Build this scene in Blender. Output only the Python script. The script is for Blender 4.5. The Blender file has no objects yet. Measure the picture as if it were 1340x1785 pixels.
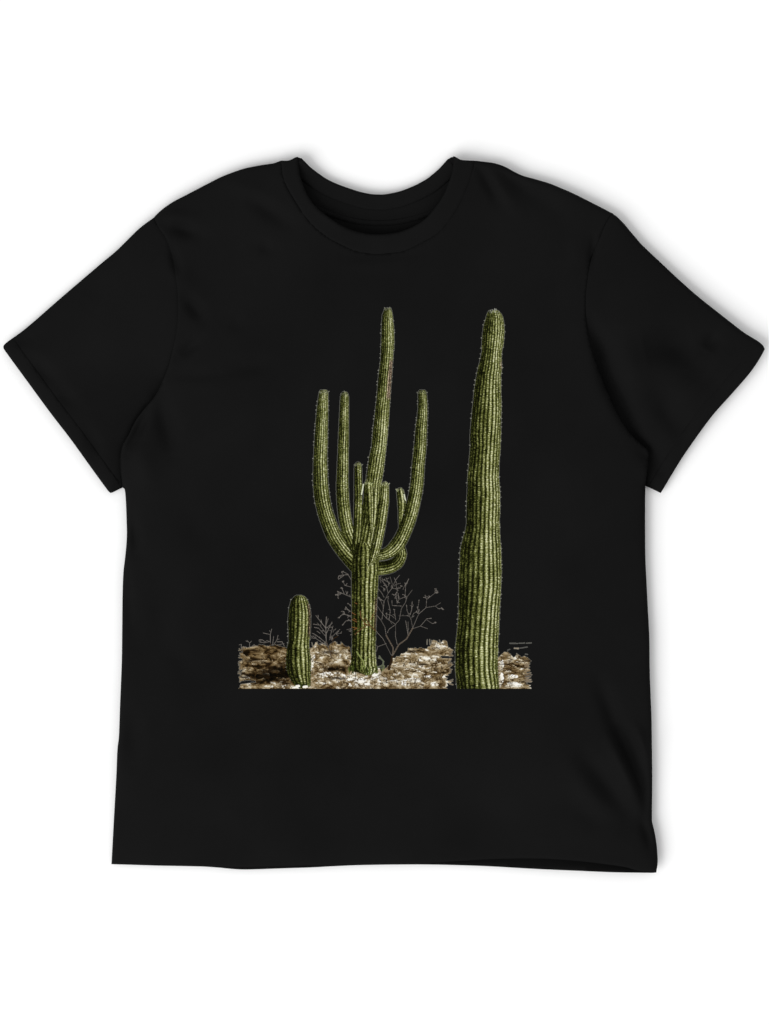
import bpy, math, random
import numpy as np
from mathutils import Vector
from mathutils.kdtree import KDTree
from mathutils.geometry import delaunay_2d_cdt

sc = bpy.context.scene
C = sc.collection
S = 0.0006                     # metres per pixel of the photograph, at the height of the shirt's top
ZT = 0.014
def wx(px): return (px - 670.0) * S
def wy(py): return (892.5 - py) * S

# ------------------------------------------------------------------ camera, world, lamps, exposure
cam = bpy.data.objects.new('camera', bpy.data.cameras.new('camera'))
C.objects.link(cam); sc.camera = cam
cam.location = (0, 0, 5.0 + ZT)
cam.data.sensor_fit = 'HORIZONTAL'; cam.data.sensor_width = 24
cam.data.lens = 24 * 5.0 / (1340 * S)
cam.data.clip_start = 0.1; cam.data.clip_end = 50

world = bpy.data.worlds.new('World'); sc.world = world; world.use_nodes = True
bg = world.node_tree.nodes['Background']
bg.inputs[0].default_value = (1, 1, 1, 1); bg.inputs[1].default_value = 0.745

def area(name, loc, target, size, power):
    l = bpy.data.lights.new(name, 'AREA'); l.shape = 'SQUARE'; l.size = size; l.energy = power
    o = bpy.data.objects.new(name, l); C.objects.link(o); o.location = loc
    o.rotation_euler = (Vector(target) - Vector(loc)).to_track_quat('-Z', 'Y').to_euler()
    return o
area('key_softbox', (-8.0, -6.9, 9.0), (0, 0, 0), 10.5, 1600)

sc.view_settings.view_transform = 'Standard'; sc.view_settings.look = 'None'
sc.view_settings.exposure = 0; sc.view_settings.gamma = 1; sc.view_settings.use_curve_mapping = False
sc.render.resolution_x = 769; sc.render.resolution_y = 1024

PRINT_E = 1.26                 # light the print receives, for turning print tones into ink colours

# ------------------------------------------------------------------ materials
def new_mat(name):
    m = bpy.data.materials.new(name); m.use_nodes = True
    return m, m.node_tree.nodes, m.node_tree.links, m.node_tree.nodes['Principled BSDF']

def fabric(name, lo, hi, spec=0.02, rib=0.0):
    m, n, l, p = new_mat(name)
    tc = n.new('ShaderNodeTexCoord')
    no = n.new('ShaderNodeTexNoise'); no.inputs['Scale'].default_value = 9; no.inputs['Detail'].default_value = 6
    l.new(tc.outputs['Object'], no.inputs['Vector'])
    cr = n.new('ShaderNodeValToRGB')
    cr.color_ramp.elements[0].position = 0.35; cr.color_ramp.elements[0].color = (lo, lo, lo, 1)
    cr.color_ramp.elements[1].position = 0.65; cr.color_ramp.elements[1].color = (hi, hi, hi, 1)
    l.new(no.outputs[0], cr.inputs[0]); l.new(cr.outputs[0], p.inputs['Base Color'])
    p.inputs['Roughness'].default_value = 0.85
    p.inputs['Specular IOR Level'].default_value = spec
    w = n.new('ShaderNodeTexNoise'); w.inputs['Scale'].default_value = 900; w.inputs['Detail'].default_value = 3
    l.new(tc.outputs['Object'], w.inputs['Vector'])
    b = n.new('ShaderNodeBump'); b.inputs['Strength'].default_value = 0.35; b.inputs['Distance'].default_value = 0.0004
    l.new(w.outputs[0], b.inputs['Height']); l.new(b.outputs[0], p.inputs['Normal'])
    return m
M_body = fabric('black_jersey', 0.0056, 0.0067)
M_collar = fabric('black_rib_knit', 0.0058, 0.0068)
M_in = fabric('black_jersey_inside', 0.0050, 0.0062)
M_thread = fabric('black_thread', 0.0072, 0.008)

m, n, l, p = new_mat('white_surface')
tc = n.new('ShaderNodeTexCoord'); no = n.new('ShaderNodeTexNoise'); no.inputs['Scale'].default_value = 3
l.new(tc.outputs['Object'], no.inputs['Vector'])
cr = n.new('ShaderNodeValToRGB'); cr.color_ramp.elements[0].color = (0.895, 0.895, 0.895, 1); cr.color_ramp.elements[1].color = (0.905, 0.905, 0.905, 1)
l.new(no.outputs[0], cr.inputs[0]); l.new(cr.outputs[0], p.inputs['Base Color'])
p.inputs['Roughness'].default_value = 0.9; p.inputs['Specular IOR Level'].default_value = 0.0
M_white = m

m, n, l, p = new_mat('printed_ink')
at = n.new('ShaderNodeVertexColor'); at.layer_name = 'ink'
l.new(at.outputs['Color'], p.inputs['Base Color'])
p.inputs['Roughness'].default_value = 0.8; p.inputs['Specular IOR Level'].default_value = 0.03
M_ink = m

# ------------------------------------------------------------------ outlines (photograph pixels)
SHOULDER_L = [(489.6,280),(477.6,284.5),(455,288),(429,293),(407,300),(384.3,309),(355,324),(324.6,340),(303,351),(287.3,361.3),(276,370.6),(268,379)]
SLEEVE_L_TOP = [(268,379),(250,391.9),(237,403),(223.9,416),(201.5,437.8),(175.4,459.4),(130.6,497.5),(108,516.9),(82,539.6),(60,559),(37.3,577.7),(20,590),(9.3,598),(5.2,603),(5.5,607.5)]
CUFF_L = [(5.5,607.5),(9.3,613),(26,636),(44.8,661.6),(85.8,717.6),(123,766),(160.4,818),(188,856),(191.5,859.2)]
SLEEVE_L_BOT = [(191.5,859.2),(195,858.6),(204,854),(213.4,849.5)]
SIDE_L = [(213.4,849.5),(216.6,852),(218.3,863),(219.5,885),(220.4,910),(220.8,934.5),(218.8,962),(214.9,997),(213.6,1025),(213,1056),(212.5,1100),(211.8,1154),(209,1228.6),(207,1283.5),(204.3,1307),(202.4,1350),(198.4,1416.9),(195.3,1471.8),(193.3,1507.5)]
HEM_BACK = [(193.3,1507.5),(230,1508.5),(273,1509.8),(348,1511),(381.5,1513),(402,1515),(422.5,1516.2),(440,1516),(460,1515.4),(500,1514),(545.7,1512.4),(580,1510.5),(620,1508.7),(680,1507.6),(736,1507.4),(790,1508.5),(848,1510.5),(895,1513),(941,1515.4),(1015.8,1518.4),(1071.8,1520.4),(1143.8,1521.3)]
HEM_FRONT = [(193.3,1506.8),(230,1508),(273,1509.3),(348,1510),(385,1511),(425,1511.6),(470,1510.6),(545.7,1509),(620,1507.6),(680,1506.8),(736,1505.5),(792,1502),(848,1498.5),(903.9,1496.7),(948.7,1497),(985,1499),(1015.8,1501.6),(1053,1506),(1090,1511.5),(1112,1517.5),(1143.4,1520.5)]
SIDE_R = [(1143.8,1521.3),(1145.9,1503),(1145.5,1490),(1144,1471.8),(1141,1453),(1138,1440),(1136,1430.6),(1136.2,1395),(1136.5,1350),(1136,1300),(1135.3,1252),(1133.6,1210),(1132,1166),(1131.4,1111),(1128.6,1056),(1126.7,1017),(1125,985),(1124.3,958),(1124,900),(1124.3,860),(1124.6,846.5)]
SLEEVE_R_BOT = [(1124.6,846.5),(1137,852),(1152,859.4)]
CUFF_R = [(1152,859.4),(1160,846),(1170.6,828),(1187,801),(1203.9,776),(1223,749),(1244.6,720.7),(1274,688),(1303.7,654),(1318.5,633.8),(1328,618),(1333,608.5)]
SLEEVE_R_TOP = [(1333,608.5),(1330,602.5),(1324,596.8),(1311,588.5),(1296.4,579.5),(1252,545),(1215,515.5),(1181.7,486),(1152,458),(1118.9,426.7),(1107,413),(1096.7,400.9),(1089,391.5),(1081.9,384),(1076,378),(1069,373)]
SHOULDER_R = [(1069,373),(1050,363),(1030,352.8),(1000.5,338),(980,329),(959.8,320.6),(935,313),(911.8,306.6),(897,300),(882.2,291.8),(870,287),(857,283.8),(845,282.3),(832.8,280.9),(826,280.4)]
PEAK_R = [(826,280.4),(815,279.8),(803,278.8),(795,275.2),(789.5,272.8),(785,274),(780.6,277)]
NECK_BACK = [(780.6,277),(772,286.5),(763.8,295),(747,309),(736,316),(724.6,322),(698.5,332.5),(672.4,338.2),(659,338.6),(646,337.8),(623.9,333),(594,322.8),(578,316),(564,308.3),(541.8,292),(533,283.5),(525,275.4)]
PEAK_L = [(525,275.4),(520,274),(514,275.5),(507,278.6),(500.7,280.3),(489.6,280)]
COLLAR_IN = [(520,274),(520.5,290),(523,307),(534,337),(544,353),(556.7,366.9),(586.6,389),(601,396.5),(616,402.5),(638.8,408),(654,409),(668.7,408.7),(694.8,405),(721,394.9),(735,386.5),(747,376),(765.7,352),(774,338),(780.6,322),(787,303),(789.8,285),(789.5,272.8)]
COLLAR_OUT = [(489.6,280),(490.6,294),(493,307),(499,324),(508,340.7),(526.9,370.6),(537,384),(549,396.7),(563,408.5),(579,419),(609,434),(623,439),(638.8,441.9),(653,443),(668.7,442.6),(698.5,439.6),(717,432.5),(735.8,422.8),(752,414),(765.7,404),(780,388),(791.8,370.6),(803,351),(810.4,333),(817,318),(821.6,303),(825,291),(826,280.4)]
ARM_L = [(268,379),(276,396.7),(287,412),(294.8,430),(301.5,455),(306,482.5),(309.5,510),(310.4,538.5),(309.3,562),(306,587),(294.8,635.5),(286,659),(276,680),(266,696),(253.7,710),(237,733),(223.9,758.7),(214,776),(210,797),(210.5,822),(213.4,849.5)]
ARM_R = [(1069,373),(1062.6,377),(1055,391),(1048.6,406),(1032,447),(1026,469),(1022.7,491.5),(1020,517),(1019.8,543),(1022,567),(1026.4,591),(1034,619),(1044.9,646.8),(1055,671),(1065,694.8),(1076,720),(1089,743),(1103,761),(1118.9,776),(1128,784),(1131.4,792),(1128.5,817),(1124.6,846.5)]

def cr(pts, step=3.0):                       # Catmull-Rom through the points, resampled
    P = [np.array(p, float) for p in pts]
    P = [2*P[0]-P[1]] + P + [2*P[-1]-P[-2]]
    out = []
    for i in range(1, len(P)-2):
        a, b, c, d = P[i-1:i+3]
        L = np.linalg.norm(c-b); k = max(1, int(round(L/step)))
        # centripetal-like damping of the tangents keeps unequal spans from overshooting
        tb = (c-a)*0.5; td = (d-b)*0.5
        for t, v in ((0, tb), (1, td)):
            nv = np.linalg.norm(v)
            if nv > L: v *= L/nv
        for j in range(k):
            t = j/k; t2 = t*t; t3 = t2*t
            out.append((2*t3-3*t2+1)*b+(t3-2*t2+t)*tb+(-2*t3+3*t2)*c+(t3-t2)*td)
    out.append(P[-2])
    return np.array(out)
K = {k: cr(v) for k, v in dict(sl=SHOULDER_L, slt=SLEEVE_L_TOP, cl=CUFF_L, slb=SLEEVE_L_BOT, sdl=SIDE_L, hb=HEM_BACK,
     hf=HEM_FRONT, sdr=SIDE_R, srb=SLEEVE_R_BOT, cur=CUFF_R, srt=SLEEVE_R_TOP, sr=SHOULDER_R, pr=PEAK_R, nb=NECK_BACK,
     pl=PEAK_L, ci=COLLAR_IN, co=COLLAR_OUT, al=ARM_L, ar=ARM_R).items()}
def chain(*segs):
    out = []
    for s in segs:
        for p in s:
            if not out or np.hypot(*(p-out[-1])) > 0.6: out.append(np.array(p))
    while np.hypot(*(out[0]-out[-1])) < 0.6: out.pop()
    return np.array(out)

_KD = {}
def dist_poly(x, y, P, closed=False):        # distance from points to a finely resampled polyline
    key = (len(P), float(P[0][0]), float(P[0][1]), float(P[-1][0]), float(P[-1][1]), float(P[len(P)//2][0]), closed)
    if key not in _KD:
        Q = np.vstack([P, P[:1]]) if closed else P
        pts = []
        for a, b in zip(Q[:-1], Q[1:]):
            k = max(1, int(np.ceil(np.hypot(*(b-a))/1.0)))
            for t in range(k): pts.append(a+(b-a)*t/k)
        pts.append(Q[-1])
        kd = KDTree(len(pts))
        for n_, q in enumerate(pts): kd.insert((q[0], q[1], 0), n_)
        kd.balance(); _KD[key] = kd
    kd = _KD[key]; x = np.asarray(x, float); y = np.asarray(y, float)
    return np.array([kd.find((a, b, 0))[2] for a, b in zip(x.ravel(), y.ravel())]).reshape(x.shape)
def inside(x, y, P):
    r = np.zeros(x.shape, bool); n_ = len(P)
    for i in range(n_):
        x0, y0 = P[i]; x1, y1 = P[(i+1) % n_]
        if y0 == y1: continue
        c = ((y0 > y) != (y1 > y)) & (x < (x1-x0)*(y-y0)/(y1-y0)+x0)
        r ^= c
    return r

# ------------------------------------------------------------------ noise
def hashn(ix, iy, seed):
    h = (ix.astype(np.int64)*374761393 + iy.astype(np.int64)*668265263 + seed*1442695041) & 0xffffffff
    h = ((h ^ (h >> 13))*1274126177) & 0xffffffff
    return ((h ^ (h >> 16)) & 0xffff)/65535.0
def vnoise(x, y, seed=0):
    ix = np.floor(x); iy = np.floor(y); fx = x-ix; fy = y-iy
    fx = fx*fx*fx*(fx*(fx*6-15)+10); fy = fy*fy*fy*(fy*(fy*6-15)+10)
    a = hashn(ix, iy, seed); b = hashn(ix+1, iy, seed); c = hashn(ix, iy+1, seed); d = hashn(ix+1, iy+1, seed)
    return a+(b-a)*fx+(c-a)*fy+(a-b-c+d)*fx*fy
def fbm(x, y, seed=0, o=4):
    v = 0; a = 0.5; t = 0
    for k in range(o):
        v = v+a*vnoise(x*2**k, y*2**k, seed+k*17); t += a; a *= 0.55
    return v/t

# ------------------------------------------------------------------ height of the cloth
SIL = chain(K['sl'], K['slt'], K['cl'], K['slb'], K['sdl'], K['hb'], K['sdr'], K['srb'], K['cur'], K['srt'], K['sr'])
BODYSIL = [chain(K['sl'][:3], K['sl']), ]
# soft folds: x0,y0, x1,y1, width, height in millimetres (negative: a hollow)
FOLDS = [
 (296,392,345,408,13,-2.2),(276,378,330,380,12,1.2),
 (428,338,505,392,15,-1.6),(400,318,470,350,16,1.0),
 (299,430,312,480,8,-1.6),(326,520,352,556,12,-2.0),(312,620,350,592,11,-1.8),(335,500,300,470,16,0.8),
 (385,644,470,634,16,-1.3),(300,655,400,652,12,-.8),
 (278,690,300,790,18,-2.6),(258,712,222,790,9,-2.6),(240,770,262,850,22,1.8),
 (225,905,236,960,14,-2.0),(216,1000,222,1090,10,-1.6),(240,1010,262,1130,22,1.0),
 (300,1120,330,1180,22,-.7),(235,1250,232,1330,16,-1.2),(330,1030,300,1150,24,.7),
 (1045,1190,1090,1310,15,-2.4),(1082,1275,1134,1420,13,-4.0),(1110,1270,1136,1330,9,2.0),
 (1018,1316,1105,1430,18,-2.2),(990,1330,1065,1440,20,1.4),(1062,1290,1120,1400,12,2.0),
 (1000,1405,1080,1440,22,-1.4),(1120,1430,1138,1480,10,-2.0),
 (480,1420,700,1440,45,-.8),(240,1440,420,1425,40,-.9),(750,1425,960,1440,45,-1.0),
 (835,288,868,350,11,-1.8),(868,292,930,345,14,-1.2),(850,300,905,372,13,1.0),(925,330,990,390,20,-.8),
 (1035,415,1028,470,6,-1.4),(1010,400,1000,470,16,.7),
 (1030,560,1062,670,12,-2.6),(1052,650,1102,745,14,-3.2),(1085,575,1110,690,26,1.6),
 (1120,610,1210,590,30,-3.4),(1230,610,1250,580,14,-2.2),(1160,580,1250,680,26,-1.8),(1150,690,1190,760,24,-3.0),(1190,700,1260,620,16,1.4),(1110,770,1160,830,14,-2.0),
 (1200,650,1150,800,20,.9),
 (60,632,98,668,13,-1.5),(105,682,128,705,13,-1.3),(150,748,172,790,12,-1.2),(20,600,60,580,14,-1.2),
 (140,560,230,600,40,.8),(120,610,200,720,40,-.7),(180,470,150,520,24,-.5),
 (560,372,600,392,8,.5),(450,430,475,434,12,-.9),(400,560,425,570,14,-.7),
 (590,460,700,462,14,.5),(600,450,740,440,10,-.5),
 (330,880,360,960,26,-.8),(980,900,1000,1000,40,-.6),
]
def folds(x, y):
    z = np.zeros_like(x)
    for x0, y0, x1, y1, w, a in FOLDS:
        dx, dy = x1-x0, y1-y0; L2 = dx*dx+dy*dy
        t = np.clip(((x-x0)*dx+(y-y0)*dy)/L2, 0, 1)
        d2 = (x-x0-t*dx)**2+(y-y0-t*dy)**2
        z += a*0.0030*np.exp(-d2/(w*w))*(.3+.7*np.sin(math.pi*np.clip(t, .02, .98)))
    return z
def edge_h(x, y):                             # how high the silhouette edge stands off the surface
    h = 0.0140+0.0024*(fbm(x/140, y/140, 3, 2)-0.5)
    h = h-0.0050*np.clip((y-1350)/150, 0, 1)*np.clip((1150-x)/300, 0, 1)
    h = h-0.0030*np.clip((330-x)/200, 0, 1)
    return h
def H(x, y):
    D = dist_poly(x, y, SIL, True)
    z = edge_h(x, y)+0.0050*(1-np.exp(-D/55.0))+0.0012*(1-np.exp(-D/9.0))
    z += 0.0016*(fbm(x/120, y/150, 11, 3)-0.5)*np.clip(D/60, 0, 1)
    return z+folds(x, y)*np.clip(D/14, .25, 1)
def Hback(x, y):
    D = dist_poly(x, y, SIL, True)
    z = 0.0015+(edge_h(x, y)-0.0035)*np.exp(-D/26.0)
    nk = np.exp(-((x-655)/150)**2-((y-345)/75)**2)   # the back of the neck is held up by the collar
    z = z+0.0062*nk
    # soft creases inside the neck
    z += 0.0010*np.exp(-((y-(352+0.0012*(x-655)**2*-1+14))/7.0)**2)*nk
    return z

# ------------------------------------------------------------------ meshes
def set_tags(o, **kw):
    for k, v in kw.items():
        if v: o[k] = v
def link(name, me, mat, parent=None, smooth=True):
    me.materials.append(mat)
    if smooth: me.polygons.foreach_set('use_smooth', [True]*len(me.polygons))
    o = bpy.data.objects.new(name, me); C.objects.link(o)
    if parent: o.parent = parent
    return o
def triangulate(P, step):
    x0, y0 = P.min(0); x1, y1 = P.max(0)
    rows = np.arange(y0, y1, step*0.866); pts = []
    for i, yy in enumerate(rows):
        xs = np.arange(x0+(i % 2)*step/2, x1, step); pts.append(np.stack([xs, np.full_like(xs, yy)], 1))
    G = np.concatenate(pts)
    ins = inside(G[:, 0], G[:, 1], P); G = G[ins]
    G = G[dist_poly(G[:, 0], G[:, 1], P, True) > 2.0]
    V = [Vector(p) for p in P]+[Vector(g) for g in G]
    E = [(i, (i+1) % len(P)) for i in range(len(P))]
    vo, eo, fo, *_ = delaunay_2d_cdt(V, E, [], 1, 1e-4)
    return np.array([(v.x, v.y) for v in vo]), [list(f) for f in fo]
def sheet(name, P, zf, mat, parent, step=5.0, thick=0.0008, bottom=None):
    XY, F = triangulate(P, step)
    x, y = XY[:, 0], XY[:, 1]; z = zf(x, y)
    a = 0
    for f in F[:50]:
        p = XY[f]; a += (p[1, 0]-p[0, 0])*(p[2, 1]-p[0, 1])-(p[1, 1]-p[0, 1])*(p[2, 0]-p[0, 0])
    if a > 0: F = [f[::-1] for f in F]          # y points down in pixels
    V = list(zip(wx(x), wy(y), z))
    me = bpy.data.meshes.new(name)
    if bottom is not None:
        n_ = len(V); zb = bottom(x, y)
        zb = np.minimum(zb, z-0.0006)
        V += list(zip(wx(x), wy(y), zb))
        cnt = {}
        for f in F:
            for i in range(3):
                e = (f[i], f[(i+1) % 3]); cnt[e] = 1
        rim = [e for e in cnt if (e[1], e[0]) not in cnt]
        F = F+[[i+n_ for i in f[::-1]] for f in F]+[[b, a_, a_+n_, b+n_] for a_, b in rim]
    me.from_pydata([tuple(map(float, v)) for v in V], [], F); me.update()
    o = link(name, me, mat, parent)
    if bottom is None:
        s = o.modifiers.new('cloth_thickness', 'SOLIDIFY'); s.thickness = thick; s.offset = -1
    return o

def sstep(t):
    t = np.clip(t, 0, 1); return t*t*(3-2*t)
def sdist(x, y, curve, P): return np.where(inside(x, y, P), 1, -1)*dist_poly(x, y, curve)
def roll(d, r, drop):                          # a rounded edge
    t = np.clip(1-d/r, 0, 1)
    return drop*(1-np.sqrt(np.clip(1-t*t, 0, 1)))

shirt = bpy.data.objects.new('t_shirt', None); C.objects.link(shirt); shirt.location = (0, 0, 0)
set_tags(shirt, label='black short-sleeved crew-neck T-shirt with a printed desert cactus scene lying on white', category='t-shirt')

# white surface
me = bpy.data.meshes.new('white_surface')
me.from_pydata([(-12, -12, 0), (12, -12, 0), (12, 12, 0), (-12, 12, 0)], [], [(0, 1, 2, 3)])
o = link('background_surface', me, M_white, None, False); o['kind'] = 'structure'

# front panel
Pf = chain(K['sl'][1:], K['al'], K['sdl'], K['hf'], K['sdr'], K['ar'][::-1], K['sr'], K['co'][::-1])
SEAMS = [K['al'], K['ar'], K['co']]
LOW_L = K['al'][len(K['al'])*60//100:]; LOW_R = K['ar'][len(K['ar'])*52//100:]
SILO = np.concatenate([K['sdl'], K['hf'], K['sdr']])
def zfront(x, y):
    z = H(x, y)
    ds = np.minimum.reduce([dist_poly(x, y, K[k]) for k in ('sl', 'sr', 'sdl', 'sdr')])
    z = z-roll(ds, 9, 0.0022)
    z -= roll(dist_poly(x, y, K['hf']), 4, 0.0010)
    z -= roll(dist_poly(x, y, K['al']), 3.5, 0.0004)+roll(dist_poly(x, y, K['ar']), 3.5, 0.0004)+roll(dist_poly(x, y, K['co']), 3, 0.0002)
    z -= roll(dist_poly(x, y, LOW_R), 12, 0.0016)+roll(dist_poly(x, y, LOW_L), 12, 0.0014)
    return z
front = sheet('front_panel', Pf, zfront, M_body, shirt, 4.5, thick=0.0010)

# back panel, seen inside the neck and below the front hem
Pb = chain(K['sl'][1:], K['al'], K['sdl'], K['hb'], K['sdr'], K['ar'][::-1], K['sr'], K['pr'], K['nb'], K['pl'])
def shrink(P, k=1.2):
    n_ = len(P); out = P.copy()
    for i in range(n_):
        t = P[(i+2) % n_]-P[i-2]; t /= np.linalg.norm(t)+1e-9
        out[i] = P[i]+k*np.array([t[1], -t[0]])
    if abs(area2(out)) > abs(area2(P)): out = 2*P-out
    return out
def area2(P):
    x, y = P[:, 0], P[:, 1]; return np.sum(x*np.roll(y, -1)-y*np.roll(x, -1))
def zback(x, y):
    z = Hback(x, y)
    hb = np.exp(-dist_poly(x, y, K['hb'])/14)
    return z+0.0006*hb
Pb_ = Pb.copy()
back = sheet('back_panel', shrink(Pb, 0.5), zback, M_in, shirt, 7.0, thick=0.0010)
set_tags(back, label='inside of the back, seen through the neck opening')

# sleeves
def off_curve(P, k):
    T = np.gradient(P, axis=0); T /= np.linalg.norm(T, axis=1)[:, None]+1e-9
    return P+k*np.stack([T[:, 1], -T[:, 0]], 1)
arm_l_in = off_curve(K['al'], 6) if off_curve(K['al'], 6)[len(K['al'])//2, 0] > K['al'][len(K['al'])//2, 0] else off_curve(K['al'], -6)
arm_r_in = off_curve(K['ar'], 6) if off_curve(K['ar'], 6)[len(K['ar'])//2, 0] < K['ar'][len(K['ar'])//2, 0] else off_curve(K['ar'], -6)
def taper_in(A, B):
    n_ = len(A); t = np.linspace(0, 1, n_); w = np.clip(np.minimum(t/0.08, (1-t)/0.08), 0, 1)[:, None]
    return A*(1-w)+B*w
def make_sleeve(top, cuff, bot, arm, arm_in, low, side):
    P = chain(top, cuff, bot, taper_in(arm, arm_in)[::-1] if side < 0 else taper_in(arm, arm_in))
    if side > 0: P = chain(bot, cuff, top, taper_in(arm, arm_in))
    def zt(x, y):
        z = H(x, y)
        z -= 0.0016*sstep((sdist(x, y, arm, Pf)+2.5)/6)
        z -= (0.0125 if side > 0 else 0.0075)*np.exp(-(dist_poly(x, y, low)/(34 if side > 0 else 26))**1.3)
        z -= roll(np.minimum(dist_poly(x, y, top), dist_poly(x, y, bot)), 9, 0.0022)+roll(dist_poly(x, y, cuff), 4, 0.0010)
        return 0.0034+0.0015*np.logaddexp(0, (z-0.0034)/0.0015)    # never sinks into what it lies on
    o = sheet('sleeve', P, zt, M_body, shirt, 4.5, bottom=Hback)
    # hem: the turned-up band along the cuff
    c2 = off_curve(cuff, 25.0)
    mid = len(cuff)//2
    cen = arm.mean(0)
    if np.hypot(*(c2[mid]-cen)) > np.hypot(*(cuff[mid]-cen)): c2 = off_curve(cuff, -25.0)
    keep = inside(c2[:, 0], c2[:, 1], chain(top, cuff, bot, arm[::-1]) if side < 0 else P)
    keep &= dist_poly(c2[:, 0], c2[:, 1], np.concatenate([top])) > 3
    keep &= ~inside(c2[:, 0], c2[:, 1], Pf)
    c2 = c2[keep]
    # the hem band follows the sleeve's own outline at both ends
    dT = np.hypot(*(top-c2[0 if side < 0 else -1]).T); iT = int(np.argmin(dT))
    dB = np.hypot(*(bot-c2[-1 if side < 0 else 0]).T); iB = int(np.argmin(dB))
    if side < 0:
        Q = chain(top[iT:], cuff, bot[:iB+1], c2[::-1])
    else:
        Q = chain(bot[iB:], cuff, top[:iT+1], c2[::-1])
    def zh(x, y): return zt(x, y)+0.00022-roll(dist_poly(x, y, c2), 3.5, 0.0002)
    sheet('sleeve_hem', Q, zh, M_body, o, 4.0, thick=0.0003)
    stitch(o, c2, zt, 3.0, cuff)
    stitch(o, c2, zt, 6.0, cuff)
    return o
def stitch_line(pts, zf, pitch=4.2, ln=2.6, r=0.00022, lift=0.0006):
    seg = np.hypot(*np.diff(pts, axis=0).T); s = np.concatenate([[0], np.cumsum(seg)])
    V = []; F = []
    k = 0.0
    while k+ln < s[-1]:
        a = np.array([np.interp(k, s, pts[:, 0]), np.interp(k, s, pts[:, 1])]); b = np.array([np.interp(k+ln, s, pts[:, 0]), np.interp(k+ln, s, pts[:, 1])])
        m_ = (a+b)/2; d = (b-a)/(np.linalg.norm(b-a)+1e-9); nrm = np.array([-d[1], d[0]])
        xs = []; base = len(V)
        for q, rr, up in ((a, .4, 0), (m_, 1, 1), (b, .4, 0)):
            zq = float(zf(np.array([q[0]]), np.array([q[1]]))[0])+lift
            w = r/S*rr
            p0 = q-nrm*w; p1 = q+nrm*w
            V += [(wx(p0[0]), wy(p0[1]), zq-.0001), (wx(q[0]), wy(q[1]), zq+r*rr*.9), (wx(p1[0]), wy(p1[1]), zq-.0001)]
        for j in (0, 3):
            for i in (0, 1): F.append((base+j+i, base+j+i+1, base+j+i+4, base+j+i+3))
        k += pitch
    return V, F
def stitch(parent, line, zf, inset, away_from):
    a = off_curve(line, inset); b = off_curve(line, -inset); i = len(line)//2
    da = dist_poly(np.array([a[i, 0]]), np.array([a[i, 1]]), away_from)[0]; db = dist_poly(np.array([b[i, 0]]), np.array([b[i, 1]]), away_from)[0]
    pts = (a if da < db else b)[2:-2]
    V, F = stitch_line(pts, zf, lift=0.0003)
    me = bpy.data.meshes.new('stitching'); me.from_pydata([tuple(map(float, v)) for v in V], [], F); me.update()
    return link('stitching', me, M_thread, parent)
sl = make_sleeve(K['slt'], K['cl'], K['slb'], K['al'], arm_l_in, LOW_L, -1)
sr_ = make_sleeve(K['srt'], K['cur'], K['srb'], K['ar'], arm_r_in, LOW_R, 1)

# collar: front band, and the band round the back of the neck
co_under = off_curve(K['co'], 4)
if abs(co_under[len(co_under)//2, 1]) < K['co'][len(K['co'])//2, 1]: co_under = off_curve(K['co'], -4)
co_under = taper_in(K['co'], co_under)
Pc = chain(K['ci'], K['pr'][::-1][3:], co_under[::-1], K['pl'][::-1][:-2])
def zcol(x, y):
    d_in = dist_poly(x, y, K['ci']); d_out = dist_poly(x, y, K['co'])
    z = H(x, y)+0.0004-roll(d_in, 7, 0.0016)-0.0018*sstep((sdist(x, y, K['co'], Pf)+1.5)/4)
    return z
collar = sheet('collar', Pc, zcol, M_collar, shirt, 3.5, thick=0.0012)
# topstitching below the collar seam
pts = off_curve(K['co'], 4.5)
if pts[len(pts)//2, 1] < K['co'][len(K['co'])//2, 1]: pts = off_curve(K['co'], -4.5)
V, F = stitch_line(pts[4:-4], zfront, lift=0.0001, r=0.00018)
me = bpy.data.meshes.new('stitching'); me.from_pydata([tuple(map(float, v)) for v in V], [], F); me.update(); link('stitching', me, M_thread, collar)

nb = K['nb']; low = off_curve(nb, 27)
if low[len(low)//2, 1] < nb[len(nb)//2, 1]: low = off_curve(nb, -27)
Pn = chain(nb, low[::-1])
def znb(x, y): return Hback(x, y)+0.0011-roll(dist_poly(x, y, low), 3, 0.0006)-roll(dist_poly(x, y, nb), 4, 0.0006)
bc = sheet('back_neckband', Pn, znb, M_collar, back, 4.0, thick=0.0010)
tape = np.stack([np.linspace(548, 768, 60), 0*np.linspace(0, 1, 60)], 1); tape[:, 1] = 384-0.0022*(tape[:, 0]-660)**2
tape2 = tape+np.array([0, 9.0])
Pt = chain(tape, tape2[::-1])
sheet('neck_tape', Pt, lambda x, y: Hback(x, y)+0.0007, M_in, back, 4.0, thick=0.0006)

# ------------------------------------------------------------------ the print, drawn cell by cell
R = 1.8; X0, Y0, X1, Y1 = 408, 530, 932, 1200
W_ = int((X1-X0)*R); H_ = int((Y1-Y0)*R)
gx, gy = np.meshgrid(X0+(np.arange(W_)+.5)/R, Y0+(np.arange(H_)+.5)/R)
col = np.zeros((H_, W_, 3)); lab = np.zeros((H_, W_), int)
rng = np.random.RandomState(7); random.seed(7)
BIG, BRANCHED, SMALL, GROUND, SH_R, SH_M, SH_L = 1, 2, 3, 4, 5, 6, 7
def ramp(t, stops):
    t = np.clip(t, 0, 1); xs = [s[0] for s in stops]
    return np.stack([np.interp(t, xs, [s[1][k] for s in stops]) for k in range(3)], -1)
GREEN = [(0, (10, 11, 0)), (.22, (44, 48, 13)), (.45, (92, 96, 45)), (.68, (142, 146, 88)), (.85, (186, 188, 136)), (1, (230, 230, 192))]
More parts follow.
